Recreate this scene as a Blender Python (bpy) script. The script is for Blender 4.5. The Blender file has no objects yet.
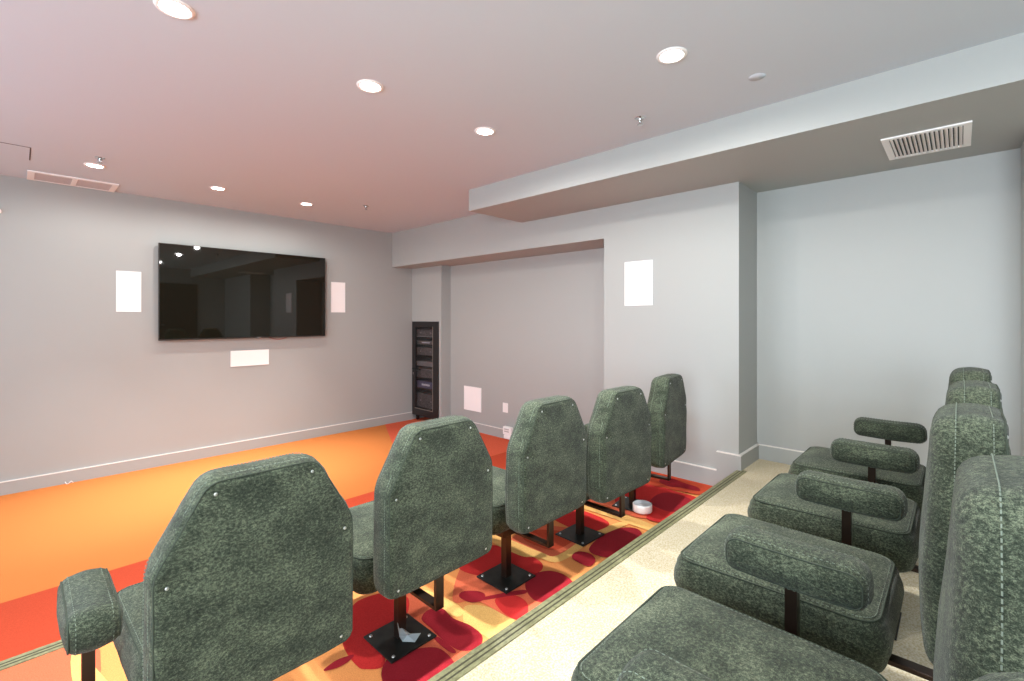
import bpy, bmesh, math, random
from mathutils import Vector, Matrix, noise
random.seed(4)
S = bpy.context.scene
COL = S.collection
PI = math.pi

# ------------------------------------------------------------------ helpers
def srgb(r, g, b):
    f = lambda v: (v/255/12.92) if v/255 <= .04045 else ((v/255+.055)/1.055)**2.4
    return (f(r), f(g), f(b), 1)

def link_mesh(name, bm, mats=None, parent=None, smooth=False):
    me = bpy.data.meshes.new(name)
    bmesh.ops.recalc_face_normals(bm, faces=bm.faces)
    bm.to_mesh(me); bm.free()
    if smooth:
        for p in me.polygons: p.use_smooth = True
    o = bpy.data.objects.new(name, me)
    for m in (mats if isinstance(mats, (list, tuple)) else [mats]):
        if m: me.materials.append(m)
    COL.objects.link(o)
    if parent: o.parent = parent
    return o

def tag(o, label, cat, group=None, kind=None):
    o['label'] = label; o['category'] = cat
    if group: o['group'] = group
    if kind: o['kind'] = kind
    return o

def thing(name, label, cat, loc=(0, 0, 0), rz=0, group=None):
    o = bpy.data.objects.new(name, None); COL.objects.link(o)
    o.empty_display_size = .1
    o.location = loc; o.rotation_euler = (0, 0, rz)
    return tag(o, label, cat, group)

def structure(name, bm, m, **k):
    o = link_mesh(name, bm, m, **k); o['kind'] = 'structure'; return o

def box(bm, x0, x1, y0, y1, z0, z1, bev=0, mi=0, seg=2):
    r = bmesh.ops.create_cube(bm, size=1)
    vs = r['verts']
    for v in vs:
        v.co = Vector(((x0+x1)/2+v.co.x*(x1-x0), (y0+y1)/2+v.co.y*(y1-y0), (z0+z1)/2+v.co.z*(z1-z0)))
    fs = set(f for v in vs for f in v.link_faces)
    for f in fs: f.material_index = mi
    if bev:
        es = list(set(e for v in vs for e in v.link_edges))
        bmesh.ops.bevel(bm, geom=es, offset=bev, segments=seg, affect='EDGES', profile=.5, clamp_overlap=True)
    return bm

def BM(*boxes, bev=0):
    bm = bmesh.new()
    for b in boxes: box(bm, *b, bev=bev)
    return bm

def tube(bm, pts, r, seg=8, closed=False, mi=0, square=False):
    """round or square section swept along a polyline"""
    pts = [Vector(p) for p in pts]
    n = len(pts); rings = []
    up0 = None
    if square: seg = 4
    for i, p in enumerate(pts):
        a = pts[(i-1) % n] if (closed or i > 0) else p
        b = pts[(i+1) % n] if (closed or i < n-1) else p
        d1 = (p-a).normalized() if (p-a).length > 1e-9 else (b-p).normalized()
        d2 = (b-p).normalized() if (b-p).length > 1e-9 else d1
        t = (d1+d2).normalized()
        if up0 is None:
            up0 = Vector((0, 0, 1)) if abs(t.z) < .8 else Vector((1, 0, 0))
        u = (up0 - t*up0.dot(t)).normalized(); w = t.cross(u)
        up0 = u
        k = 1/max(.5, math.cos(d1.angle(d2)/2)) if square else 1
        ring = []
        for j in range(seg):
            ang = 2*PI*(j+(.5 if square else 0))/seg
            off = (u*math.cos(ang)+w*math.sin(ang))*r*(1.414 if square else 1)
            if square and d1.angle(d2) > .2:
                bis = (d2-d1).normalized()
                off = off + bis*off.dot(bis)*(k-1)
            ring.append(bm.verts.new(p+off))
        rings.append(ring)
    for i in range(n if closed else n-1):
        A, B = rings[i], rings[(i+1) % n]
        for j in range(seg):
            f = bm.faces.new((A[j], A[(j+1) % seg], B[(j+1) % seg], B[j])); f.material_index = mi
    if not closed:
        bm.faces.new(rings[0][::-1]).material_index = mi; bm.faces.new(rings[-1]).material_index = mi
    return bm

def lathe(bm, prof, c=(0, 0, 0), seg=32, mi=0):
    rings = []
    for r, z in prof:
        if r < 1e-6: rings.append([bm.verts.new((c[0], c[1], c[2]+z))])
        else: rings.append([bm.verts.new((c[0]+r*math.cos(2*PI*i/seg), c[1]+r*math.sin(2*PI*i/seg), c[2]+z)) for i in range(seg)])
    for A, B in zip(rings, rings[1:]):
        for i in range(seg):
            j = (i+1) % seg
            if len(A) == 1 and len(B) == 1: continue
            if len(A) == 1: f = bm.faces.new((A[0], B[i], B[j]))
            elif len(B) == 1: f = bm.faces.new((A[i], A[j], B[0]))
            else: f = bm.faces.new((A[i], A[j], B[j], B[i]))
            f.material_index = mi
    return bm

def round_poly(pts, radii, seg=8, step=.022):
    """polygon with rounded corners, evenly resampled"""
    out = []; n = len(pts)
    for i in range(n):
        p = Vector(pts[i]); a = Vector(pts[i-1]); b = Vector(pts[(i+1) % n])
        u = (a-p).normalized(); v = (b-p).normalized()
        ang = u.angle(v); r = radii[i]
        t = r/math.tan(ang/2)
        c = p+(u+v).normalized()*(r/math.sin(ang/2))
        s = p+u*t; e = p+v*t
        a0 = math.atan2((s-c).y, (s-c).x); a1 = math.atan2((e-c).y, (e-c).x)
        d = (a1-a0+PI) % (2*PI)-PI
        for k in range(seg+1):
            th = a0+d*k/seg
            out.append(c+Vector((math.cos(th), math.sin(th)))*r)
    L = [(out[(i+1) % len(out)]-out[i]).length for i in range(len(out))]
    tot = sum(L); N = max(24, int(tot/step)); res = []
    i = 0; acc = 0
    for k in range(N):
        d = tot*k/N
        while acc+L[i] < d-1e-9: acc += L[i]; i += 1
        q = out[i].lerp(out[(i+1) % len(out)], (d-acc)/L[i] if L[i] > 1e-9 else 0)
        res.append(q)
    return res

def normals2(pts):
    n = len(pts); ar = sum(pts[i].x*pts[(i+1) % n].y-pts[(i+1) % n].x*pts[i].y for i in range(n))
    sg = 1 if ar > 0 else -1
    res = []
    for i in range(n):
        t = (pts[(i+1) % n]-pts[i-1]).normalized()
        res.append(Vector((t.y, -t.x))*sg)
    return res

def cushion(pts, depth, r, put, bulge=(.01, .01), lump=.0025, seed=0, mids=5, side_bulge=.0, r2=None, pucker=0):
    """upholstered slab: outline in 2D, extruded 0..depth, edges rounded by r, faces gently crowned;
       put(a, b, c) turns outline a, b and depth c into 3D"""
    bm = bmesh.new(); nr = normals2(pts); N = len(pts)
    cen = sum(pts, Vector((0, 0)))/N
    layers = []
    K = 5; r2 = r2 or r
    def ins(d, w=0): return [p-n*(d+w*(math.sin(i*1.9+seed)*.6+math.sin(i*.83))) for i, (p, n) in enumerate(zip(pts, nr))]
    CAPS = (.12, .3, .48, .64, .78, .9)
    for sgn in (0, 1):
        Ls = []
        for k in range(K+1):
            th = PI/2*k/K
            q_ = r if sgn == 0 else r2
            Ls.append((q_*(1-math.sin(th)), q_*(1-math.cos(th))))
        if sgn == 0: layers += [(i, c) for i, c in Ls]
        else:
            for m in range(1, mids+1):
                q = m/(mids+1); layers.append((-side_bulge*math.sin(PI*q), r+(depth-r-r2)*q))
            layers += [(i, depth-c) for i, c in Ls[::-1]]
    def mk(a, b, c):
        p = Vector(put(a, b, c))
        nz = noise.noise_vector(p*7+Vector((seed*3.1, seed, 0)))*lump+noise.noise_vector(p*22+Vector((seed, 0, seed)))*lump*.45
        return bm.verts.new(p+nz)
    rings = []
    base, base2 = ins(r), ins(r2)
    for f in CAPS:
        c = -bulge[0]*(1-f*f); rings.append([mk(*(cen+(q-cen)*f), c) for q in base])
    for i, c in layers: rings.append([mk(q.x, q.y, c) for q in ins(i, pucker*math.sin(PI*min(1, c/(depth*.55))) if c < depth*.55 else 0)])
    for f in CAPS[::-1]:
        c = depth+bulge[1]*(1-f*f); rings.append([mk(*(cen+(q-cen)*f), c) for q in base2])
    for A, B in zip(rings, rings[1:]):
        for j in range(N):
            bm.faces.new((A[j], A[(j+1) % N], B[(j+1) % N], B[j]))
    bm.faces.new(rings[0]); bm.faces.new(rings[-1])
    return bm

def seam_loop(pts, put, inset, c, r=.0022):
    nr = normals2(pts); bm = bmesh.new()
    tube(bm, [put(*(p-n*inset), c) for p, n in zip(pts, nr)], r, seg=6, closed=True)
    return bm

def stitches(pts, put, inset, c, every=.011, ln=.006, r=.0013):
    nr = normals2(pts); loop = [Vector(put(*(p-n*inset), c)) for p, n in zip(pts, nr)]
    bm = bmesh.new(); n = len(loop)
    for i in range(n):
        a, b = loop[i], loop[(i+1) % n]; L = (b-a).length; k = max(1, round(L/every))
        for q in range(k):
            s = a.lerp(b, (q+.2)/k); e = a.lerp(b, (q+.2)/k+ln/L*1.0)
            tube(bm, [s, e], r, seg=5)
    return bm

# ------------------------------------------------------------------ materials
def mat(name, col, rough=.6, metal=0, spec=.5, bump=0, bscale=200, var=None, vscale=8, sheen=0, detail=4, coat=0):
    m = bpy.data.materials.new(name); m.use_nodes = True
    nt = m.node_tree; b = nt.nodes['Principled BSDF']
    b.inputs['Base Color'].default_value = col; b.inputs['Roughness'].default_value = rough
    b.inputs['Metallic'].default_value = metal; b.inputs['Specular IOR Level'].default_value = spec
    b.inputs['Sheen Weight'].default_value = sheen; b.inputs['Coat Weight'].default_value = coat
    tc = nt.nodes.new('ShaderNodeTexCoord')
    if var:
        n = nt.nodes.new('ShaderNodeTexNoise'); n.inputs['Scale'].default_value = vscale; n.inputs['Detail'].default_value = detail
        nt.links.new(tc.outputs['Object'], n.inputs['Vector'])
        r = nt.nodes.new('ShaderNodeValToRGB')
        r.color_ramp.elements[0].position = .35; r.color_ramp.elements[1].position = .65
        r.color_ramp.elements[0].color = var; r.color_ramp.elements[1].color = col
        nt.links.new(n.outputs['Fac'], r.inputs['Fac']); nt.links.new(r.outputs['Color'], b.inputs['Base Color'])
    if bump:
        n2 = nt.nodes.new('ShaderNodeTexNoise'); n2.inputs['Scale'].default_value = bscale; n2.inputs['Detail'].default_value = 3
        nt.links.new(tc.outputs['Object'], n2.inputs['Vector'])
        bp = nt.nodes.new('ShaderNodeBump'); bp.inputs['Strength'].default_value = bump; bp.inputs['Distance'].default_value = .004
        nt.links.new(n2.outputs['Fac'], bp.inputs['Height']); nt.links.new(bp.outputs['Normal'], b.inputs['Normal'])
    return m

def fabric_mat(name, dark, mid, light):
    """chenille: big soft patches, streaky pile and fine speckle"""
    m = mat(name, mid, rough=.92, spec=.12, sheen=.1)
    nt = m.node_tree; b = nt.nodes['Principled BSDF']; L = nt.links.new
    tc = nt.nodes.new('ShaderNodeTexCoord')
    mp = nt.nodes.new('ShaderNodeMapping'); mp.inputs['Scale'].default_value = (1, 1, 1.5)
    mp.inputs['Rotation'].default_value = (.3, .2, .1)
    L(tc.outputs['Object'], mp.inputs['Vector'])
    def nz(sc, d, ro=.6):
        n = nt.nodes.new('ShaderNodeTexNoise'); n.inputs['Scale'].default_value = sc; n.inputs['Detail'].default_value = d
        n.inputs['Roughness'].default_value = ro; L(mp.outputs['Vector'], n.inputs['Vector']); return n
    a, c, d = nz(9, 3), nz(135, 4, .7), nz(560, 2, .7)
    def mth(op, x, y):
        q = nt.nodes.new('ShaderNodeMath'); q.operation = op
        for i, v in enumerate((x, y)):
            if isinstance(v, (int, float)): q.inputs[i].default_value = v
            else: L(v, q.inputs[i])
        return q.outputs[0]
    s = mth('ADD', mth('MULTIPLY', a.outputs['Fac'], .2), mth('ADD', mth('MULTIPLY', c.outputs['Fac'], .45), mth('MULTIPLY', d.outputs['Fac'], .35)))
    r = nt.nodes.new('ShaderNodeValToRGB'); e = r.color_ramp.elements
    e[0].position = .38; e[0].color = dark; e[1].position = .64; e[1].color = light
    k = e.new(.5); k.color = mid
    L(s, r.inputs['Fac']); L(r.outputs['Color'], b.inputs['Base Color'])
    bp = nt.nodes.new('ShaderNodeBump'); bp.inputs['Strength'].default_value = .5; bp.inputs['Distance'].default_value = .003
    L(mth('ADD', c.outputs['Fac'], mth('MULTIPLY', d.outputs['Fac'], .7)), bp.inputs['Height']); L(bp.outputs['Normal'], b.inputs['Normal'])
    return m

WALL = mat('wall_paint', srgb(163, 165, 162), .55, spec=.35, bump=.05, bscale=350)
TRIM = mat('trim_paint', srgb(172, 170, 169), .35, spec=.5)
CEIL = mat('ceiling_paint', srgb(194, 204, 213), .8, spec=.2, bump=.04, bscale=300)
def carpet(name, c, k=.82):
    return mat(name, c, .95, spec=.1, var=(c[0]*k, c[1]*k*.9, c[2]*k*.9, 1), vscale=260, bump=.35, bscale=500, detail=2)
C_ORANGE = carpet('carpet_orange', srgb(238, 158, 92))
C_LOWER = carpet('carpet_tangerine', srgb(214, 130, 68))
C_SALMON = carpet('carpet_vermilion', srgb(200, 80, 52))
C_CORAL = carpet('carpet_coral', srgb(226, 112, 78))
C_RED = carpet('carpet_red', srgb(206, 52, 50))
C_CRIM = carpet('carpet_crimson', srgb(160, 38, 48))
C_YEL = carpet('carpet_yellow', srgb(240, 190, 112))
BEIGE = mat('beige_carpet', srgb(208, 199, 176), .95, spec=.1, var=srgb(180, 164, 130), vscale=150, bump=.3, bscale=400, detail=3)
FAB = fabric_mat('green_chenille', srgb(20, 24, 19), srgb(50, 57, 45), srgb(108, 115, 94))
SEAM = mat('seam_thread', srgb(104, 114, 100), .8)
PIPE = mat('seam_cord', srgb(46, 54, 42), .9)
DSTEEL = mat('bronze_black_steel', srgb(66, 52, 44), .28, metal=.8, spec=.5)
PLATE = mat('plate_black_steel', srgb(46, 48, 44), .45, metal=.5, var=srgb(30, 31, 29), vscale=20)
BOLT = mat('zinc', srgb(190, 192, 190), .3, metal=.9)
NOSE = mat('vinyl_nosing', srgb(140, 138, 102), .5, spec=.5, var=srgb(112, 110, 80), vscale=60)
NOSED = mat('vinyl_nosing_groove', srgb(66, 62, 44), .7)
WHITE = mat('white_plastic', srgb(238, 236, 234), .45)
GRILLE = mat('white_speaker_cloth', srgb(244, 240, 238), .8, bump=.2, bscale=900)
BLACK = mat('black_gloss_plastic', srgb(18, 18, 18), .25)
SCREEN = mat('dark_screen_glass', srgb(24, 22, 15), .025, spec=.6)
RACKM = mat('black_powder_coat', srgb(30, 27, 27), .4)
DEV = mat('device_black', srgb(104, 98, 98), .35, var=srgb(70, 66, 66), vscale=30)
DEVS = mat('device_silver', srgb(150, 148, 150), .35, metal=.4)
LED = mat('device_display', srgb(210, 220, 230), .4)
CHROME = mat('chrome', srgb(200, 200, 200), .15, metal=1)
DARK = mat('duct_dark', srgb(60, 58, 58), .8)
DOORM = mat('door_dark_paint', srgb(52, 50, 50), .4)
def emit(name, col, s):
    m = bpy.data.materials.new(name); m.use_nodes = True; nt = m.node_tree; nt.nodes.clear()
    e = nt.nodes.new('ShaderNodeEmission'); e.inputs[0].default_value = col; e.inputs[1].default_value = s
    o = nt.nodes.new('ShaderNodeOutputMaterial'); nt.links.new(e.outputs[0], o.inputs[0]); return m
LAMP = emit('lamp_glow', (1, .96, .9, 1), 14)
def glassy(name, tint, ref):
    m = bpy.data.materials.new(name); m.use_nodes = True; nt = m.node_tree; nt.nodes.clear()
    t = nt.nodes.new('ShaderNodeBsdfTransparent'); t.inputs[0].default_value = tint
    g = nt.nodes.new('ShaderNodeBsdfGlossy'); g.inputs['Roughness'].default_value = .03
    mx = nt.nodes.new('ShaderNodeMixShader'); mx.inputs[0].default_value = ref
    o = nt.nodes.new('ShaderNodeOutputMaterial')
    nt.links.new(t.outputs[0], mx.inputs[1]); nt.links.new(g.outputs[0], mx.inputs[2]); nt.links.new(mx.outputs[0], o.inputs[0]); return m
SMOKED = glassy('smoked_glass', (.86, .84, .84, 1), .05)
CLEAR = glassy('clear_glass', (.95, .97, 1, 1), .05)
FILM = mat('clear_film', srgb(196, 208, 212), .25, spec=.8)

# ------------------------------------------------------------------ the room
H = 2.82; XW = 3.832; YT = 6.113; T1 = .215; T2 = .385
XL = -2.4; YR = -2.3; XA = 4.35; XR = 4.28; HB = 2.315; BB = 2.612
EY1, EY2 = 1.235, 2.70
structure('floor', BM((XL, 5.1, EY2-.01, YT, -.12, 0)), C_LOWER)
# red field of the lower carpet
def spline(pts, k=5):
    pts = [Vector(p) for p in pts]; n = len(pts); out = []
    for i in range(n):
        p0, p1, p2, p3 = pts[i-1], pts[i], pts[(i+1) % n], pts[(i+2) % n]
        for j in range(k):
            t = j/k
            out.append(.5*((2*p1)+(p2-p0)*t+(2*p0-5*p1+4*p2-p3)*t*t+(3*p1-p0-3*p2+p3)*t**3))
    return out
def patch(bm, pts, z, mi, smooth=True):
    q = spline(pts) if smooth else [Vector(p) for p in pts]
    vs = [bm.verts.new((p.x, p.y, z)) for p in q]
    f = bm.faces.new(vs); f.material_index = mi
    bmesh.ops.triangulate(bm, faces=[f])
bm = bmesh.new()
patch(bm, [(XL, EY2), (5.0, EY2), (5.0, 3.83), (2.2, 3.82), (.6, 3.80), (XL, 3.77)], .0012, 0, False)
patch(bm, [(2.9, 3.83), (5.0, 3.83), (5.0, 6.1), (3.7, 6.1), (3.2, 5.1)], .0012, 1, False)
structure('floor_carpet_fields', bm, [C_SALMON, carpet('carpet_pink_red', srgb(228, 104, 74))])

# front tier with its patterned carpet
bm = BM((XL, XW, EY1, EY2, -.12, T1))
Z = T1
mats = [C_ORANGE, C_CORAL, C_RED, C_CRIM, C_YEL, C_SALMON]
PAT = [
 (1, [(-1.6, 1.3), (.05, 1.3), (.12, 1.9), (.2, 2.62), (-.4, 2.66), (-1.6, 2.66)]),
 (4, [(.16, 2.6), (.3, 2.0), (.55, 1.7), (.72, 1.5), (.86, 1.34), (.74, 1.32), (.5, 1.45), (.3, 1.75), (.15, 2.2)]),
 (5, [(.55, 1.36), (.63, 1.34), (.66, 1.5), (.6, 1.6), (.52, 1.5)]),
 (1, [(1.25, 2.0), (1.37, 1.94), (1.35, 1.72), (1.29, 1.70), (1.25, 1.66), (1.25, 1.5), (1.26, 1.29), (1.1, 1.29), (1.13, 1.5), (1.1, 1.62), (1.18, 1.66), (1.21, 1.83)]),
 (4, [(1.38, 1.62), (1.44, 1.67), (1.50, 1.60), (1.53, 1.47), (1.50, 1.32), (1.36, 1.30), (1.36, 1.45), (1.34, 1.55)]),
 (4, [(1.36, 1.9), (1.39, 1.9), (1.42, 1.72), (1.40, 1.64), (1.35, 1.66)]),
 (2, [(1.06, 2.04), (1.13, 2.07), (1.25, 2.03), (1.29, 1.93), (1.24, 1.84), (1.18, 1.80), (1.10, 1.80), (1.02, 1.68), (.97, 1.61), (.92, 1.64), (.90, 1.69), (.92, 1.84), (1.0, 1.97)]),
 (3, [(.90, 1.40), (.92, 1.52), (.95, 1.59), (1.01, 1.635), (1.09, 1.61), (1.17, 1.55), (1.18, 1.47), (1.15, 1.38), (1.08, 1.32), (.98, 1.32)]),
 (3, [(1.24, 1.74), (1.30, 1.77), (1.35, 1.73), (1.34, 1.64), (1.36, 1.55), (1.35, 1.46), (1.29, 1.42), (1.23, 1.46), (1.22, 1.55), (1.23, 1.66)]),
 (3, [(1.21, 1.62), (1.22, 1.56), (1.215, 1.47), (1.195, 1.48), (1.195, 1.57)]),
 (3, [(.80, 1.755), (.86, 1.77), (.92, 1.75), (.89, 1.73), (.84, 1.73)]),
 (1, [(1.62, 1.93), (1.66, 1.9), (1.66, 1.55), (1.60, 1.4), (1.52, 1.44), (1.50, 1.66), (1.42, 1.74)]),
 (1, [(1.63, 1.83), (1.80, 1.75), (1.80, 1.45), (1.7, 1.32), (1.60, 1.34), (1.62, 1.6)]),
 (2, [(1.63, 1.95), (1.78, 2.0), (1.93, 2.0), (1.95, 1.87), (1.99, 1.74), (1.97, 1.65), (1.91, 1.61), (1.83, 1.63), (1.78, 1.76), (1.66, 1.80)]),
 (3, [(1.72, 1.54), (1.78, 1.60), (1.86, 1.615), (1.94, 1.58), (1.965, 1.5), (1.93, 1.41), (1.83, 1.38), (1.73, 1.40), (1.69, 1.46)]),
 (2, [(1.56, 1.60), (1.62, 1.59), (1.66, 1.54), (1.64, 1.46), (1.54, 1.40), (1.52, 1.5)]),
 (3, [(1.46, 1.74), (1.50, 1.765), (1.55, 1.72), (1.56, 1.67), (1.52, 1.64), (1.47, 1.67)]),
 (3, [(1.53, 1.66), (1.65, 1.60), (1.72, 1.555), (1.70, 1.53), (1.62, 1.58), (1.52, 1.64)]),
 (1, [(2.02, 1.95), (2.3, 1.98), (2.44, 1.75), (2.40, 1.62), (2.10, 1.60), (2.02, 1.72)]),
 (4, [(1.96, 2.06), (2.04, 2.06), (2.06, 1.75), (2.10, 1.645), (2.44, 1.66), (2.72, 1.62), (2.74, 1.56), (2.44, 1.605), (2.06, 1.59), (2.0, 1.72), (1.95, 1.80)]),
 (5, [(2.12, 1.93), (2.25, 1.95), (2.38, 1.76), (2.34, 1.69), (2.14, 1.69), (2.1, 1.8)]),
 (2, [(2.48, 2.02), (2.62, 2.03), (2.70, 1.93), (2.70, 1.76), (2.66, 1.66), (2.58, 1.64), (2.46, 1.68), (2.43, 1.80)]),
 (3, [(2.12, 1.55), (2.17, 1.59), (2.22, 1.58), (2.24, 1.52), (2.20, 1.46), (2.12, 1.45)]),
 (3, [(2.27, 1.55), (2.38, 1.585), (2.53, 1.59), (2.66, 1.56), (2.71, 1.48), (2.62, 1.40), (2.45, 1.38), (2.30, 1.40), (2.25, 1.48)]),
 (1, [(2.80, 2.3), (3.2, 2.3), (3.3, 1.95), (3.15, 1.62), (2.95, 1.5), (2.86, 1.6), (2.88, 1.9)]),
 (4, [(2.74, 2.05), (2.82, 2.05), (2.85, 1.75), (2.84, 1.5), (2.80, 1.34), (2.74, 1.34), (2.74, 1.7)]),
 (2, [(2.98, 1.80), (3.2, 1.90), (3.38, 1.90), (3.50, 1.80), (3.50, 1.60), (3.47, 1.40), (3.2, 1.32), (2.96, 1.34), (2.88, 1.50), (3.0, 1.58)]),
 (3, [(3.15, 1.62), (3.34, 1.66), (3.44, 1.6), (3.42, 1.44), (3.22, 1.38), (3.10, 1.46)]),
 (5, [(3.52, 2.3), (3.81, 2.4), (3.81, 1.34), (3.6, 1.30), (3.52, 1.6), (3.48, 1.95)]),
 (3, [(3.60, 1.77), (3.70, 1.80), (3.76, 1.74), (3.72, 1.62), (3.70, 1.50), (3.62, 1.46), (3.60, 1.60), (3.56, 1.66)]),
 (2, [(.30, 2.60), (.5, 2.64), (.75, 2.60), (.80, 2.40), (.60, 2.30), (.36, 2.38)]),
 (3, [(1.3, 2.5), (1.55, 2.6), (1.75, 2.5), (1.7, 2.3), (1.45, 2.25)]),
 (2, [(2.0, 2.5), (2.3, 2.62), (2.6, 2.5), (2.5, 2.28), (2.15, 2.25)]),
 (3, [(3.0, 2.5), (3.3, 2.62), (3.5, 2.5), (3.4, 2.35), (3.1, 2.34)]),
]
for i, (mi, p) in enumerate(PAT): patch(bm, p, Z+.0006+.00025*i, mi)
structure('floor_front_tier', bm, mats)
structure('floor_rear_tier', BM((XL, XR+.05, YR, EY1, -.12, T2)), BEIGE)

def nosing(name, x0, x1, ye, z, label):
    """grooved vinyl stair nosing along X, its lip on the riser side"""
    bm = bmesh.new()
    box(bm, x0, x1, ye-.056, ye+.006, z, z+.006, mi=0)
    box(bm, x0, x1, ye, ye+.008, z-.034, z+.0062, mi=0)
    for g in (.014, .034): box(bm, x0, x1, ye-g-.006, ye-g, z+.0058, z+.0072, mi=1)
    o = link_mesh(name, bm, [NOSE, NOSED]); return o
n1 = nosing('trim_1', XL, XW, EY1, T2, ''); n1['kind'] = 'structure'
n2 = nosing('trim_2', XL, XW, EY2, T1, ''); n2['kind'] = 'structure'

structure('wall_front', BM((XL-.15, 5.2, YT, YT+.15, -.12, H)), WALL)
# side wall: solid part, header over the alcove, alcove back, equipment pier, recess
structure('wall_right', BM((XW, 5.2, EY1, 2.446, -.12, H),
                           (XW, 5.2, 2.446, YT, HB, H),
                           (XA, 5.2, 2.446, 5.385, -.12, HB),
                           (XW, 5.2, YR, -.272, -.12, H),
                           (XR, 5.2, -.272, EY1, -.12, H)), WALL)
structure('wall_pier', BM((4.18, 5.2, 5.385, 5.44, 0, HB), (4.18, 5.2, 5.44, YT, 1.508, HB), (4.95, 5.2, 5.44, YT, 0, 1.508)), WALL)
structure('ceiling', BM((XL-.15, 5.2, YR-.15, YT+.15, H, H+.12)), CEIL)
structure('ceiling_bulkhead', BM((3.057, XW, YR, 3.5, BB, H), (XW-.001, XR, -.272, EY1, BB, H)), WALL)
# rear wall with two dark doors, left wall with two unseen windows added for cool fill
structure('wall_back', BM((XL-.15, 5.2, YR-.15, YR, -.12, H)), WALL)
WIN = [(-1.9, .4), (1.9, 4.9)]; WZ0, WZ1 = 1.0, 2.4
structure('wall_left', BM((XL-.15, XL, YR, WIN[0][0], -.12, H), (XL-.15, XL, WIN[0][1], WIN[1][0], -.12, H), (XL-.15, XL, WIN[1][1], YT, -.12, H),
                          *[(XL-.15, XL, a, b, -.12, WZ0) for a, b in WIN], *[(XL-.15, XL, a, b, WZ1, H) for a, b in WIN]), WALL)
for k, (a, b) in enumerate(WIN):  # frames and panes of the added, unseen openings
    wf = structure('window_%d' % (k+1), BM((XL-.1, XL-.04, a, a+.05, WZ0, WZ1), (XL-.1, XL-.04, b-.05, b, WZ0, WZ1), (XL-.1, XL-.04, a+.05, b-.05, WZ0, WZ0+.05),
        (XL-.1, XL-.04, a+.05, b-.05, WZ1-.05, WZ1), (XL-.09, XL-.05, (a+b)/2-.02, (a+b)/2+.02, WZ0+.05, WZ1-.05)), TRIM)
    link_mesh('pane', BM((XL-.075, XL-.069, a+.04, b-.04, WZ0+.04, WZ1-.04)), CLEAR, wf)
for k, (a, b) in enumerate(((.9, 1.8), (2.3, 3.2))):
    d = structure('door_%d' % (k+1), BM((a, b, YR, YR+.035, T2, T2+2.05), bev=.004), DOORM)
    bm = bmesh.new(); tube(bm, [(a+.08, YR+.03, T2+1), (a+.08, YR+.09, T2+1), (a+.2, YR+.09, T2+1)], .01)
    link_mesh('door_handle', bm, CHROME, d, smooth=True)

LIT_EDGE = mat('baseboard_cap', srgb(226, 222, 216), .3)  # pale colour imitates light caught along the board's top edge
def baseboard(name, *segs):
    """(x0,x1,y0,y1,z0,h) boards topped by a thin pale cap strip"""
    bm = bmesh.new()
    for (x0, x1, y0, y1, z0, h) in segs:
        box(bm, x0, x1, y0, y1, z0, z0+h-.007); box(bm, x0-.0015, x1+.0015, y0-.0015, y1+.0015, z0+h-.007, z0+h, mi=1)
    return structure(name, bm, [WALL, LIT_EDGE])
t = .020
baseboard('baseboard_front', (XL, 4.18, YT-t, YT, 0, .118))
baseboard('baseboard_right', (XW-t, XW, 1.395, 2.446, T1, .142), (XW-t, XW, 2.70, 2.446, 0, .12),
          (XW, XA, 2.446, 2.446+t, 0, .12), (XA-t, XA, 2.46, 5.385, 0, .12), (4.18, XA, 5.385-t, 5.385, 0, .12))
baseboard('baseboard_recess', (XW-t-.004, XW, EY1-t-.004, 1.395, T1, T2-T1+.122), (XW, XR, EY1-t, EY1, T2, .122),
          (XR-t, XR, -.272, EY1, T2, .122), (XW, XR, -.272, -.272+t, T2, .122), (XW-t, XW, YR, -.272, T2, .122))

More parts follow.
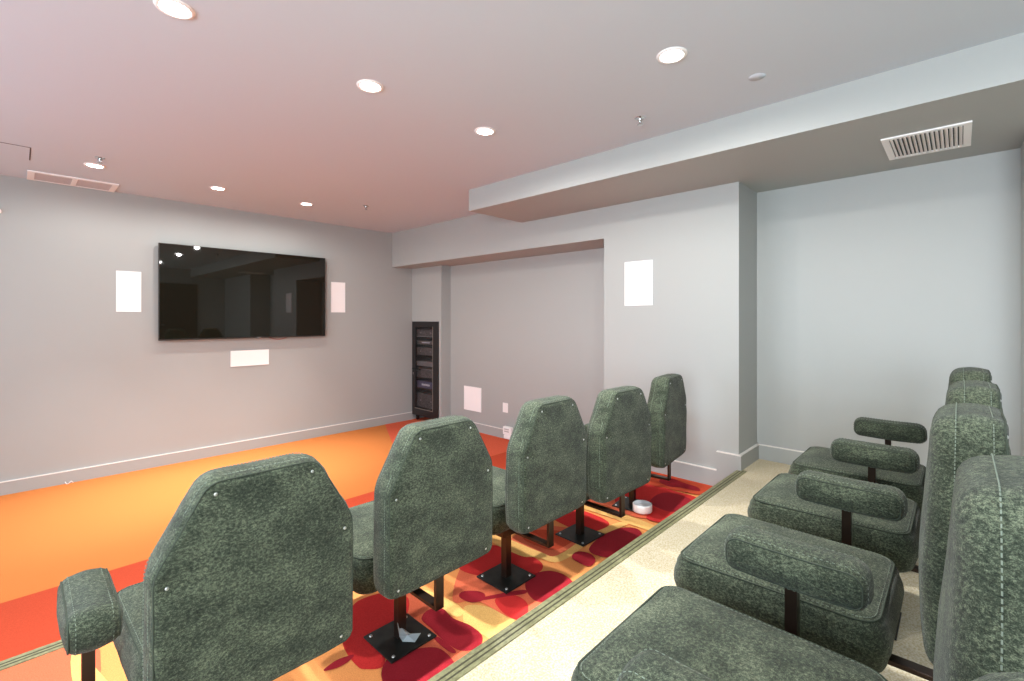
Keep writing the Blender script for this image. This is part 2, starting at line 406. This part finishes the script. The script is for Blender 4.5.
# ------------------------------------------------------------------ chairs
YZ = lambda y0: None
def make_chair():
    root = thing('theatre_chair', '', 'chair')
    # floor plate and pedestal
    bm = bmesh.new(); box(bm, -.108, .108, -.108, .108, 0, .007, bev=.0015)
    bp = link_mesh('base_plate', bm, PLATE, root)
    for sx in (-1, 1):
        for sy in (-1, 1):
            bm = bmesh.new(); lathe(bm, [(0, .0125), (.004, .012), (.007, .0095), (.0075, .007)], (sx*.086, sy*.086, 0), 10)
            link_mesh('bolt', bm, BOLT, bp, smooth=True)
    bm = bmesh.new(); box(bm, -.019, .019, -.019, .019, .006, .25, bev=.002); box(bm, -.09, .09, -.07, .25, .25, .29, bev=.002)
    link_mesh('pedestal', bm, DSTEEL, root)
    # seat cushion
    so = round_poly([(-.235, -.105), (.235, -.105), (.248, .425), (-.248, .425)], [.07, .07, .06, .06])
    put = lambda a, b, c: (a, b, .286+c)
    seat = link_mesh('seat', cushion(so, .152, .042, put, bulge=(.0, .012), seed=1, side_bulge=.008), FAB, root, smooth=True)
    link_mesh('piping', seam_loop(so, put, .0150, .152-.009, .0026), PIPE, seat, smooth=True)
    link_mesh('stitching', stitches(so, put, .023, .152-.0042, every=.009, ln=.0055, r=.0009), SEAM, seat)
    # back cushion, leaning three degrees
    bo = round_poly([(-.247, 0), (.247, 0), (.247, .375), (.135, .572), (-.135, .572), (-.247, .375)], [.035, .035, .10, .06, .06, .10], step=.018)
    lean = math.radians(.6); cl, sl = math.cos(lean), math.sin(lean)
    spots = [(-.205, .03), (.205, .03), (-.215, .345), (.215, .345), (-.118, .535), (.118, .535)]
    def putb(a, b, c):      # c: 0 rear face -> depth front face
        if c < .02:
            for (p, q) in spots: c += .009*math.exp(-((a-p)**2+(b-q)**2)/.022**2)
        y = -.310+c; z = b
        if c > .07: y += .012*math.exp(-((b-.2)/.14)**2)
        return (a*(1-.03*(c/.13)), y-z*sl, .372+z*cl)
    back = link_mesh('backrest', cushion(bo, .134, .024, putb, bulge=(.004, .012), seed=2, lump=.003, side_bulge=.005, r2=.046, pucker=.0022), FAB, root, smooth=True)
    link_mesh('piping', seam_loop(bo, putb, .007, .007, .0022), PIPE, back, smooth=True)
    link_mesh('stitching', stitches(bo, putb, -.0022, .134-.044, every=.008, ln=.0055, r=.0011), SEAM, back)
    link_mesh('stitching', stitches(bo, putb, -.0008, .028, every=.009, ln=.006, r=.0010), SEAM, back)
    for (a, b) in spots:
        bm = bmesh.new(); p = Vector(putb(a, b, .0))
        bmesh.ops.create_uvsphere(bm, u_segments=10, v_segments=6, radius=.0045, matrix=Matrix.Translation(p+Vector((0, -.0035, 0))) @ Matrix.Diagonal((1, .5, 1, 1)))
        link_mesh('button', bm, BOLT, back, smooth=True)
    # steel arm carrying the back
    bm = bmesh.new()
    box(bm, -.019, .019, -.27, .02, .232, .246, bev=.0015); box(bm, -.019, .019, -.270, -.256, .232, .45, bev=.0015)
    link_mesh('back_bracket', bm, DSTEEL, root)
    add_arm(root, -.32)
    return root

def add_arm(root, x):
    sx = 1 if x > 0 else -1
    bm = bmesh.new()
    tube(bm, [(x, .07, .56), (x, .07, .262), (x-sx*.24, .07, .262)], .0135, square=True)
    link_mesh('arm_frame', bm, DSTEEL, root)
    ao = round_poly([(-.088, 0), (.222, 0), (.222, .098), (-.088, .098)], [.030, .032, .040, .040], step=.012)
    put = lambda a, b, c: (x-.055+c, a, .516+b-.004*math.cos((a-.05)*9))
    arm = link_mesh('armrest', cushion(ao, .112, .032, put, bulge=(.004, .004), seed=3, lump=.002, side_bulge=.003), FAB, root, smooth=True)
    for c in (.008, .104):
        link_mesh('piping', seam_loop(ao, put, .0102, c, .0020), PIPE, arm, smooth=True)
        link_mesh('stitching', stitches(ao, put, .0015, .021 if c < .05 else .091, every=.009, ln=.005, r=.0009), SEAM, arm)

def copy_tree(o, parent=None):
    c = o.copy(); COL.objects.link(c)
    if parent: c.parent = parent
    for ch in list(o.children): copy_tree(ch, c)
    return c

proto = make_chair()
rows = []
F = 'green chair of the front row, '
front = [(.448, 0, 'nearest, seen squarely from behind'),
         (1.100, 0, 'with a clear wrapper on its base plate'),
         (1.735, 0, 'the middle one of five'),
         (2.385, -2, 'second from the side wall'),
         (3.025, 7, 'farthest, beside the side wall')]
R = 'green chair of the rear row, '
rear = [(.345, 0, 'only a corner showing at bottom right'),
        (1.030, 0, 'nearest whole seat, cut by the bottom edge'),
        (1.650, 0, 'second seat from the near end'),
        (2.310, 0, 'second from the pale recess wall'),
        (2.955, 0, 'farthest, next to the pale recess wall')]
first = True
FY, RY = 1.695, .215
SHIFT = {0: (0, 0), 1: (0, 0), 2: (.035, 0), 3: (-.06, -.075), 4: (0, 0)}     # upholstery slid on its pedestal
for i, (x, rz, d) in enumerate(front):
    c = copy_tree(proto)
    c.location = (x, FY-(.075 if i == 0 else 0), T1+.009); c.rotation_euler = (0, 0, math.radians(rz))
    for ch in c.children:
        if not ch.name.startswith(('base_plate', 'pedestal')): ch.location = (0 if ch.name.startswith('arm') and i == 3 else SHIFT[i][0], SHIFT[i][1], 0)
    tag(c, F+d, 'chair', 'green chairs of the front row')
    last_f = c
for i, (x, rz, d) in enumerate(rear):
    c = proto if first else copy_tree(proto); first = False
    c.location = (x, RY+(-.03, -.028, .018, 0, 0)[i], T2); c.rotation_euler = (0, 0, math.radians(rz))
    for ch in c.children:
        if ch.name.startswith(('base_plate', 'pedestal')): ch.location = (0, .06, 0)
    tag(c, R+d, 'chair', 'green chairs of the rear row')
    last_r = c
add_arm(last_f, .32); add_arm(last_r, .335)

# ------------------------------------------------------------------ television
k = 6.03/YT
X0, X1, Z0, Z1 = 1.016*k, 2.814*k, 1.56-.2405*k, 1.56+.796*k
TY = 6.03
tv = thing('television', 'large flat black television mounted on the far wall', 'television', ((X0+X1)/2, YT-.0005, Z0))
loc = lambda a: (a[0]-(X0+X1)/2, a[1]-(X0+X1)/2, a[2]-YT-.0005, a[3]-YT-.0005, a[4]-Z0, a[5]-Z0)
link_mesh('housing', BM(loc((X0, X1, TY+.006, TY+.040, Z0, Z1)), bev=.004), BLACK, tv)
link_mesh('screen', BM(loc((X0+.008, X1-.008, TY+.002, TY+.010, Z0+.016, Z1-.008))), SCREEN, tv)
link_mesh('bezel', BM(loc((X0, X1, TY, TY+.012, Z0, Z0+.014)), loc((X0, X1, TY, TY+.012, Z1-.006, Z1)), loc((X0, X0+.006, TY, TY+.012, Z0, Z1)),
                      loc((X1-.006, X1, TY, TY+.012, Z0, Z1)), bev=.0015), mat('bezel_metal', srgb(70, 66, 62), .3, metal=.7), tv)
link_mesh('logo_badge', BM(loc(((X0+X1)/2+.06, (X0+X1)/2+.10, TY-.002, TY+.002, Z0+.003, Z0+.011))), DEVS, tv)
link_mesh('wall_bracket', BM(loc((X0+.5, X1-.5, TY+.035, YT, Z0+.3, Z1-.3)), loc((X0+.3, X0+.36, TY+.035, YT-.01, Z0+.2, Z1-.2)), loc((X1-.36, X1-.3, TY+.035, YT-.01, Z0+.2, Z1-.2))), RACKM, tv)
bm = bmesh.new()
cx = 2.18; pts = [(cx-.12+.30*q/12-(X0+X1)/2, YT-.02-YT, -.0-.045*math.sin(PI*q/12)+.02) for q in range(13)]
tube(bm, pts, .0035, 6); link_mesh('cable', bm, mat('cable_red', srgb(150, 60, 50), .5), tv, smooth=True)

# in-wall speakers and wall plates
def wall_panel(name, label, cat, x, y, z, w, h, face, d=.008, m=GRILLE, group=None):
    """face 'y': on a wall facing -Y, face 'x': on a wall facing -X; x, y on the wall plane, z its centre"""
    t_ = thing(name, label, cat, (x, y, z), 0 if face == 'y' else -PI/2, group)
    link_mesh('frame', BM((-w/2+.006, w/2-.006, -d, 0, h/2-.006, h/2), (-w/2+.006, w/2-.006, -d, 0, -h/2, -h/2+.006),
                          (-w/2, -w/2+.006, -d, 0, -h/2, h/2), (w/2-.006, w/2, -d, 0, -h/2, h/2)), WHITE, t_)
    link_mesh('grille', BM((-w/2+.005, w/2-.005, -d+.0015, 0, -h/2+.005, h/2-.005)), m, t_)
    return t_
SP = 'white in-wall speaker panels'
wall_panel('wall_speaker', 'upright white speaker panel on the far wall left of the television', 'speaker', .770, YT, 1.56+.268, .20, .413, 'y', group=SP)
wall_panel('wall_speaker', 'upright white speaker panel on the far wall right of the television', 'speaker', 2.990, YT, 1.56+.28, .20, .41, 'y', group=SP)
wall_panel('wall_speaker', 'wide low white speaker panel under the television', 'speaker', 1.897, YT, 1.56-.474, .415, .183, 'y', d=.012, group=SP)
wall_panel('wall_speaker', 'bright white speaker panel high on the side wall right of the alcove', 'speaker', XW, 2.084, 1.56+.311, .275, .398, 'x', group=SP)
wall_panel('wall_speaker', 'white square-cornered panel low on the alcove back wall', 'panel', XA, 4.90, 1.56-1.122, .355, .333, 'x', group=SP)
# outlet
o = thing('wall_outlet', 'small white wall outlet low in the alcove', 'outlet', (XA, 4.262, 1.56-1.162), -PI/2)
link_mesh('cover_plate', BM((-.046, .046, -.007, 0, -.062, .062), bev=.003), WHITE, o)
for s in (-1, 1): link_mesh('socket', BM((-.018, .018, -.009, -.005, s*.024-.015, s*.024+.015), bev=.002), WHITE, o)
o = thing('plug_in_device', 'chunky white plug-in device at the alcove baseboard', 'device', (XA-t, 4.17, .09), -PI/2)
bm = bmesh.new(); box(bm, -.075, .075, -.055, 0, -.02, .085, bev=.014, seg=3); box(bm, -.055, .06, -.06, -.002, -.07, -.018, bev=.014, seg=3)
link_mesh('body', bm, WHITE, o)
link_mesh('front_slot', BM((-.04, .04, -.0575, -.054, .02, .034), (-.04, .04, -.0575, -.054, .048, .062)), mat('grey_inset', srgb(180, 178, 176), .5), o)
bm = bmesh.new(); lathe(bm, [(0, .03), (.018, .03), (.02, .027), (.02, 0)], (0, 0, 0), 20)
o = link_mesh('wall_sensor', bm, WHITE, smooth=True); o.rotation_euler = (PI/2, 0, 0); o.location = (-.125, YT, 1.56+.937)
tag(o, 'tiny white sensor on the far wall at the left picture edge', 'sensor')
bm = bmesh.new()
tube(bm, [(0, 0, .02), (.0, -.015, .02), (.01, -.03, .004), (.025, -.035, .012), (.04, -.03, .026), (.055, -.03, .008)], .0035, 6)
o = link_mesh('cable_stub', bm, WHITE, smooth=True); o.location = (.30, YT-t, -.002)
tag(o, 'short white cable stub at the foot of the far wall', 'cable')

# ------------------------------------------------------------------ equipment rack in the pier
RX, RYa, RYb, RZ0, RZ1 = 4.168, 5.450, 6.095, .085, 1.505
rk = thing('equipment_rack', 'tall black equipment rack with a smoked glass door in the alcove corner', 'rack', (RX, (RYa+RYb)/2, 0))
yc = (RYa+RYb)/2; hw = (RYb-RYa)/2
L_ = lambda x0, x1, y0, y1, z0, z1: (x0, x1, y0, y1, z0, z1)
link_mesh('cabinet', BM((.03, .60, -hw, -hw+.02, RZ0, RZ1), (.03, .60, hw-.02, hw, RZ0, RZ1), (.03, .60, -hw, hw, RZ0, RZ0+.03),
                        (.03, .60, -hw, hw, RZ1-.03, RZ1), (.59, .60, -hw, hw, RZ0, RZ1)), RACKM, rk)
fr = link_mesh('door', BM((0, .028, -hw, -hw+.125, RZ0, RZ1), (0, .028, hw-.085, hw, RZ0, RZ1),
                          (0, .028, -hw+.12, hw-.08, RZ0, RZ0+.11), (0, .028, -hw+.12, hw-.08, RZ1-.075, RZ1), bev=.004), RACKM, rk)
link_mesh('glass', BM((.010, .016, -hw+.12, hw-.08, RZ0+.105, RZ1-.07)), SMOKED, fr)
bm = BM((-.004, .002, -hw+.118, -hw+.126, RZ0+.105, RZ1-.07), (-.004, .002, -hw+.12, hw-.08, RZ0+.103, RZ0+.113))
link_mesh('door_edge', bm, mat('worn_edge', srgb(150, 140, 130), .4, metal=.5), fr)  # pale metal strips beside and below the door glass
link_mesh('handle', BM((-.016, .001, hw-.22, hw-.02, .775, .80), bev=.004), BLACK, fr)
link_mesh('lock', BM((-.008, .001, hw-.05, hw-.03, .70, .73), bev=.002), CHROME, fr)
for a in (.06, .54):
    for b in (-hw+.06, hw-.06):
        bm = bmesh.new(); lathe(bm, [(0, -.014), (.026, -.014), (.030, -.008), (.030, .008), (.026, .014), (0, .014)], (0, 0, 0), 20)
        bmesh.ops.rotate(bm, verts=bm.verts, matrix=Matrix.Rotation(PI/2, 3, 'X')); bmesh.ops.translate(bm, verts=bm.verts, vec=(a, b, .030))
        box(bm, a-.02, a+.02, b-.02, b+.02, .05, RZ0)
        link_mesh('caster', bm, BLACK, rk)
G = 'components inside the equipment rack'
def component(z, h, m, det, label):
    c = thing('audio_component', label, 'component', (RX+.05, yc, z), 0, G)
    link_mesh('case', BM((.01, .40, -hw+.06, hw-.06, 0, h), bev=.003), m, c)
    link_mesh('face_panel', BM((0, .012, -hw+.045, hw-.045, 0, h), bev=.002), m, c)
    if 'l' in det: link_mesh('display', BM((-.002, .002, -.06, .14, h*.35, h*.62)), LED, c)
    if 's' in det: link_mesh('silver_strip', BM((-.002, .002, -hw+.05, hw-.05, h-.012, h-.002)), DEVS, c)
    if 'k' in det:
        for y in (-.17, -.1, .16):
            bm = bmesh.new(); lathe(bm, [(0, .012), (.011, .012), (.013, 0)], (0, 0, 0), 14)
            bmesh.ops.rotate(bm, verts=bm.verts, matrix=Matrix.Rotation(-PI/2, 3, 'Y')); bmesh.ops.translate(bm, verts=bm.verts, vec=(0, y, h*.5))
            link_mesh('knob', bm, DEVS, c, smooth=True)
    # the shelf tray it rests on
    return c
comps = [(1.285, .10, DEV, 'k', 'dark component with small knobs on the top shelf of the rack'),
         (1.165, .05, DEV, 'ls', 'slim component with a bright display, second from the top of the rack'),
         (1.005, .11, DEV, 'k', 'dark amplifier with knobs just above the rack door handle'),
         (.835, .07, DEVS, '', 'silver-faced slim component level with the rack door handle'),
         (.665, .13, DEV, 's', 'tall dark component with a pale top strip below the handle of the rack'),
         (.505, .10, mat('device_indigo', srgb(86, 82, 112), .4), 'l', 'bluish component with a small display low in the rack'),
         (.215, .20, DEV, 'k', 'large dark unit at the bottom of the rack')]
for z, h, m, det, lb in comps: component(z, h, m, det, lb)
for z, *_ in comps:
    link_mesh('shelf', BM((.04, .5, -hw+.02, hw-.02, z-.012, z)), DEVS if z > 1.2 else RACKM, rk)

# ------------------------------------------------------------------ ceiling things
DL = 'recessed ceiling downlights'
def downlight(x, y, label, e, b_=1.5):
    d = thing('downlight', label, 'ceiling light', (x, y, H), 0, DL)
    bm = bmesh.new(); lathe(bm, [(.052, .001), (.052, -.004), (.057, -.008), (.067, -.006), (.071, 0)], seg=40)
    link_mesh('trim_ring', bm, WHITE, d, smooth=True)
    bm = bmesh.new(); lathe(bm, [(0, -.003), (.052, -.003)], seg=32); link_mesh('lens', bm, LAMP, d)
    for nm, en, size, bl in (('lamp', e*(.52 if y > 5 else .76), 179, .40), ('beam', e*b_, 62 if y > 5 else 100, 1.0)):
        l = bpy.data.lights.new(nm, 'SPOT'); l.energy = en; l.spot_size = math.radians(size); l.spot_blend = bl
        l.shadow_soft_size = .035; l.color = (1, .975, .94) if nm == 'lamp' else (.95, .98, 1)
        lo = bpy.data.objects.new(nm, l); COL.objects.link(lo); lo.parent = d; lo.location = (0, 0, -.012)
    return d
E0 = 30
for x, y, lb, k_ in [
    (.437, 2.31, 'large bright downlight cut by the top edge of the picture, upper left', 1),
    (1.316, 2.318, 'bright downlight in the middle of the ceiling, above the second front chair', 1),
    (2.167, 2.317, 'bright downlight nearest the end of the bulkhead', 1.25),
    (2.159, 1.0, 'bright downlight at the upper right, between the sprinkler and the top edge', 1.3),
    (.432, 5.17, 'downlight over the far wall beside the left sprinkler', .9),
    (1.331, 5.21, 'downlight in front of the far wall above the television', .95),
    (2.189, 5.22, 'rightmost of the three downlights along the far wall', .95),
    (.437, 1.0, 'downlight over the step, above the camera', 1),
    (1.316, 1.0, 'downlight over the step, in front of the camera and out of the picture', 1),
    (.437, -.6, 'downlight over the rear aisle, left', .5), (2.159, -.8, 'downlight over the rear aisle, right', .5)]:  # rear aisle pair is out of view, added as fill
    downlight(x, y, lb, E0*k_, 5.2 if y > 5 else 1.9 if y > 2 else 1.1)

def sprinkler(x, y, label):
    s = thing('sprinkler', label, 'sprinkler', (x, y, H), 0, 'ceiling sprinklers')
    bm = bmesh.new(); lathe(bm, [(0, -.002), (.030, -.002), (.034, 0)], seg=24); link_mesh('escutcheon', bm, CHROME, s, smooth=True)
    bm = bmesh.new(); lathe(bm, [(.010, 0), (.010, -.015), (.005, -.02), (.004, -.030)], seg=12)
    for sx in (-1, 1): tube(bm, [(sx*.010, 0, -.012), (sx*.014, 0, -.022), (0, 0, -.040)], .002, 6)
    link_mesh('frame', bm, CHROME, s, smooth=True)
    bm = bmesh.new(); lathe(bm, [(0, -.040), (.016, -.040), (.017, -.043), (0, -.043)], seg=16); link_mesh('deflector', bm, CHROME, s)
sprinkler(.441, 4.90, 'chrome ceiling sprinkler right behind the far left downlight')
sprinkler(2.694, 4.837, 'chrome ceiling sprinkler near the far corner left of the bulkhead end')
sprinkler(2.70, 1.459, 'chrome ceiling sprinkler beside the bulkhead, below the upper right downlight')
bm = bmesh.new(); lathe(bm, [(0, -.0012), (.04, -.0012), (.0405, 0)], seg=32)
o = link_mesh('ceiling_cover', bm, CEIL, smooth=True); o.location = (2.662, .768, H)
tag(o, 'faint round cover plate on the ceiling near the bulkhead', 'cover plate')

VENTG = mat('vent_grey', srgb(190, 182, 182), .7)
# long white diffuser against the far wall
v = thing('linear_air_vent', 'long white two-panel air vent on the ceiling at the far wall', 'vent', (.351, 5.915, H))
w, l = .302, .178
link_mesh('frame', BM((-w+.045, w-.045, -l, -l+.032, -.010, 0), (-w+.045, w-.045, l-.032, l, -.010, 0), (-w, -w+.045, -l, l, -.010, 0), (w-.045, w, -l, l, -.010, 0), (-.018, .018, -l+.032, l-.032, -.010, 0)), WHITE, v)
for a, b in ((-w+.045, -.018), (.018, w-.045)):
    link_mesh('louver_panel', BM(*[(a, b, -l+.03+q*.029, -l+.052+q*.029, -.007, -.001) for q in range(11)]), VENTG, v)
link_mesh('backing', BM((-w+.045, w-.045, -l+.032, l-.032, -.0015, -.0005)), VENTG, v)
# access hatch: a hairline frame
bm = BM((-.8, .062, 4.972, 4.978, -.002, 0), (.056, .062, 4.975, 5.37, -.002, 0))
for vt in bm.verts: vt.co.z += H
o = link_mesh('ceiling_hatch', bm, mat('hatch_gap', srgb(70, 60, 60), .9)); tag(o, 'thin dark outline of an access hatch in the ceiling, far left', 'hatch')
# louvered register in the bulkhead soffit
v = thing('air_register', 'white louvered air register in the bulkhead underside', 'vent', (3.738, .145, BB))
a, b = .238, .193
link_mesh('frame', BM((-a, -a+.032, -b+.034, b-.034, -.009, 0), (a-.032, a, -b+.034, b-.034, -.009, 0), (-a, a, -b, -b+.034, -.009, 0), (-a, a, b-.034, b, -.009, 0)), WHITE, v)
link_mesh('duct', BM((-a+.03, a-.03, -b+.03, b-.03, -.0015, -.0005)), DARK, v)
for q in range(16):
    y = -b+.045+q*(2*b-.09)/15
    bm = bmesh.new(); box(bm, -a+.03, a-.03, -.0085, .0085, -.0011, .0011)
    bmesh.ops.rotate(bm, verts=bm.verts, matrix=Matrix.Rotation(math.radians(38), 3, 'X')); bmesh.ops.translate(bm, verts=bm.verts, vec=(0, y, -.0075))
    link_mesh('louver', bm, WHITE, v)

# ------------------------------------------------------------------ small things on the tiers
o = thing('plastic_tub', 'round white plastic tub at the foot of a front chair post, near the side wall', 'tub', (2.965, 1.585, T1+.0165))
bm = bmesh.new(); lathe(bm, [(0, 0), (.062, 0), (.065, .005), (.065, .046), (.062, .051), (.055, .053)], seg=40); link_mesh('body', bm, WHITE, o, smooth=True)
bm = bmesh.new(); lathe(bm, [(0, .048), (.050, .048), (.055, .054), (.060, .052)], seg=40); link_mesh('lid', bm, mat('tub_lid', srgb(206, 210, 214), .4), o, smooth=True)
bm = bmesh.new()
def sheet(pts, faces):
    vs = [bm.verts.new(p) for p in pts]
    for f in faces: bm.faces.new([vs[i] for i in f])
sheet([(0, 0, 0), (.05, -.02, .004), (.075, .02, .012), (.03, .035, .006), (-.012, .03, .05), (-.022, .012, .075), (-.012, -.01, .03), (.02, .01, .018)],
      [(0, 1, 7), (1, 2, 7), (2, 3, 7), (3, 4, 7), (4, 6, 7), (0, 7, 6), (4, 5, 6)])
bmesh.ops.solidify(bm, geom=bm.faces[:], thickness=.0008)
o = link_mesh('plastic_wrapper', bm, FILM); o.location = (1.085, 1.655, T1+.018); o.rotation_euler = (0, 0, -.6)
tag(o, 'crumpled clear plastic wrapper on the base plate of the second front chair', 'wrapper')
bm = bmesh.new()
sheet([(0, 0, 0), (.045, .004, .002), (.06, .018, .01), (.03, .03, .006), (.0, .02, .012)], [(0, 1, 3, 4), (1, 2, 3)])
bmesh.ops.solidify(bm, geom=bm.faces[:], thickness=.001)
o = link_mesh('paper_scrap', bm, WHITE); o.location = (1.72, EY1+.012, T2-.012)
o.location = (1.66, EY1+.03, T1+.01)
tag(o, 'small white paper scrap caught at the grooved step edge', 'paper scrap')

# ------------------------------------------------------------------ light and camera
def area(name, loc, rot, sx, sy, e, col):
    l = bpy.data.lights.new(name, 'AREA'); l.shape = 'RECTANGLE'; l.size = sx; l.size_y = sy; l.energy = e; l.color = col
    o = bpy.data.objects.new(name, l); COL.objects.link(o); o.location = loc; o.rotation_euler = rot; return o
for (a, b), e, c in zip(WIN, (160, 52), ((.90, .96, 1), (.74, .91, 1))):
    area('window_daylight', (XL-.17, (a+b)/2, (WZ0+WZ1)/2), (0, -PI/2, 0), WZ1-WZ0, b-a, e, c)  # cool fill lamps outside the added openings, none of it in view
wd = bpy.data.worlds.new('World'); S.world = wd; wd.use_nodes = True
wd.node_tree.nodes['Background'].inputs[0].default_value = (.6, .78, 1, 1)
wd.node_tree.nodes['Background'].inputs[1].default_value = .6
cam = bpy.data.cameras.new('camera'); cam.sensor_width = 36; cam.lens = 470/1024*36; cam.shift_y = -22.5/1024; cam.clip_start = .02
co = bpy.data.objects.new('camera', cam); COL.objects.link(co)
co.location = (0, 0, 1.56); co.rotation_euler = (PI/2, 0, -math.atan2(470, 448)); S.camera = co
S.view_settings.view_transform = 'Standard'; S.view_settings.look = 'None'
S.view_settings.exposure = 1.14; S.view_settings.gamma = 1; S.view_settings.use_curve_mapping = False
S.cycles.max_bounces = 12; S.cycles.diffuse_bounces = 8
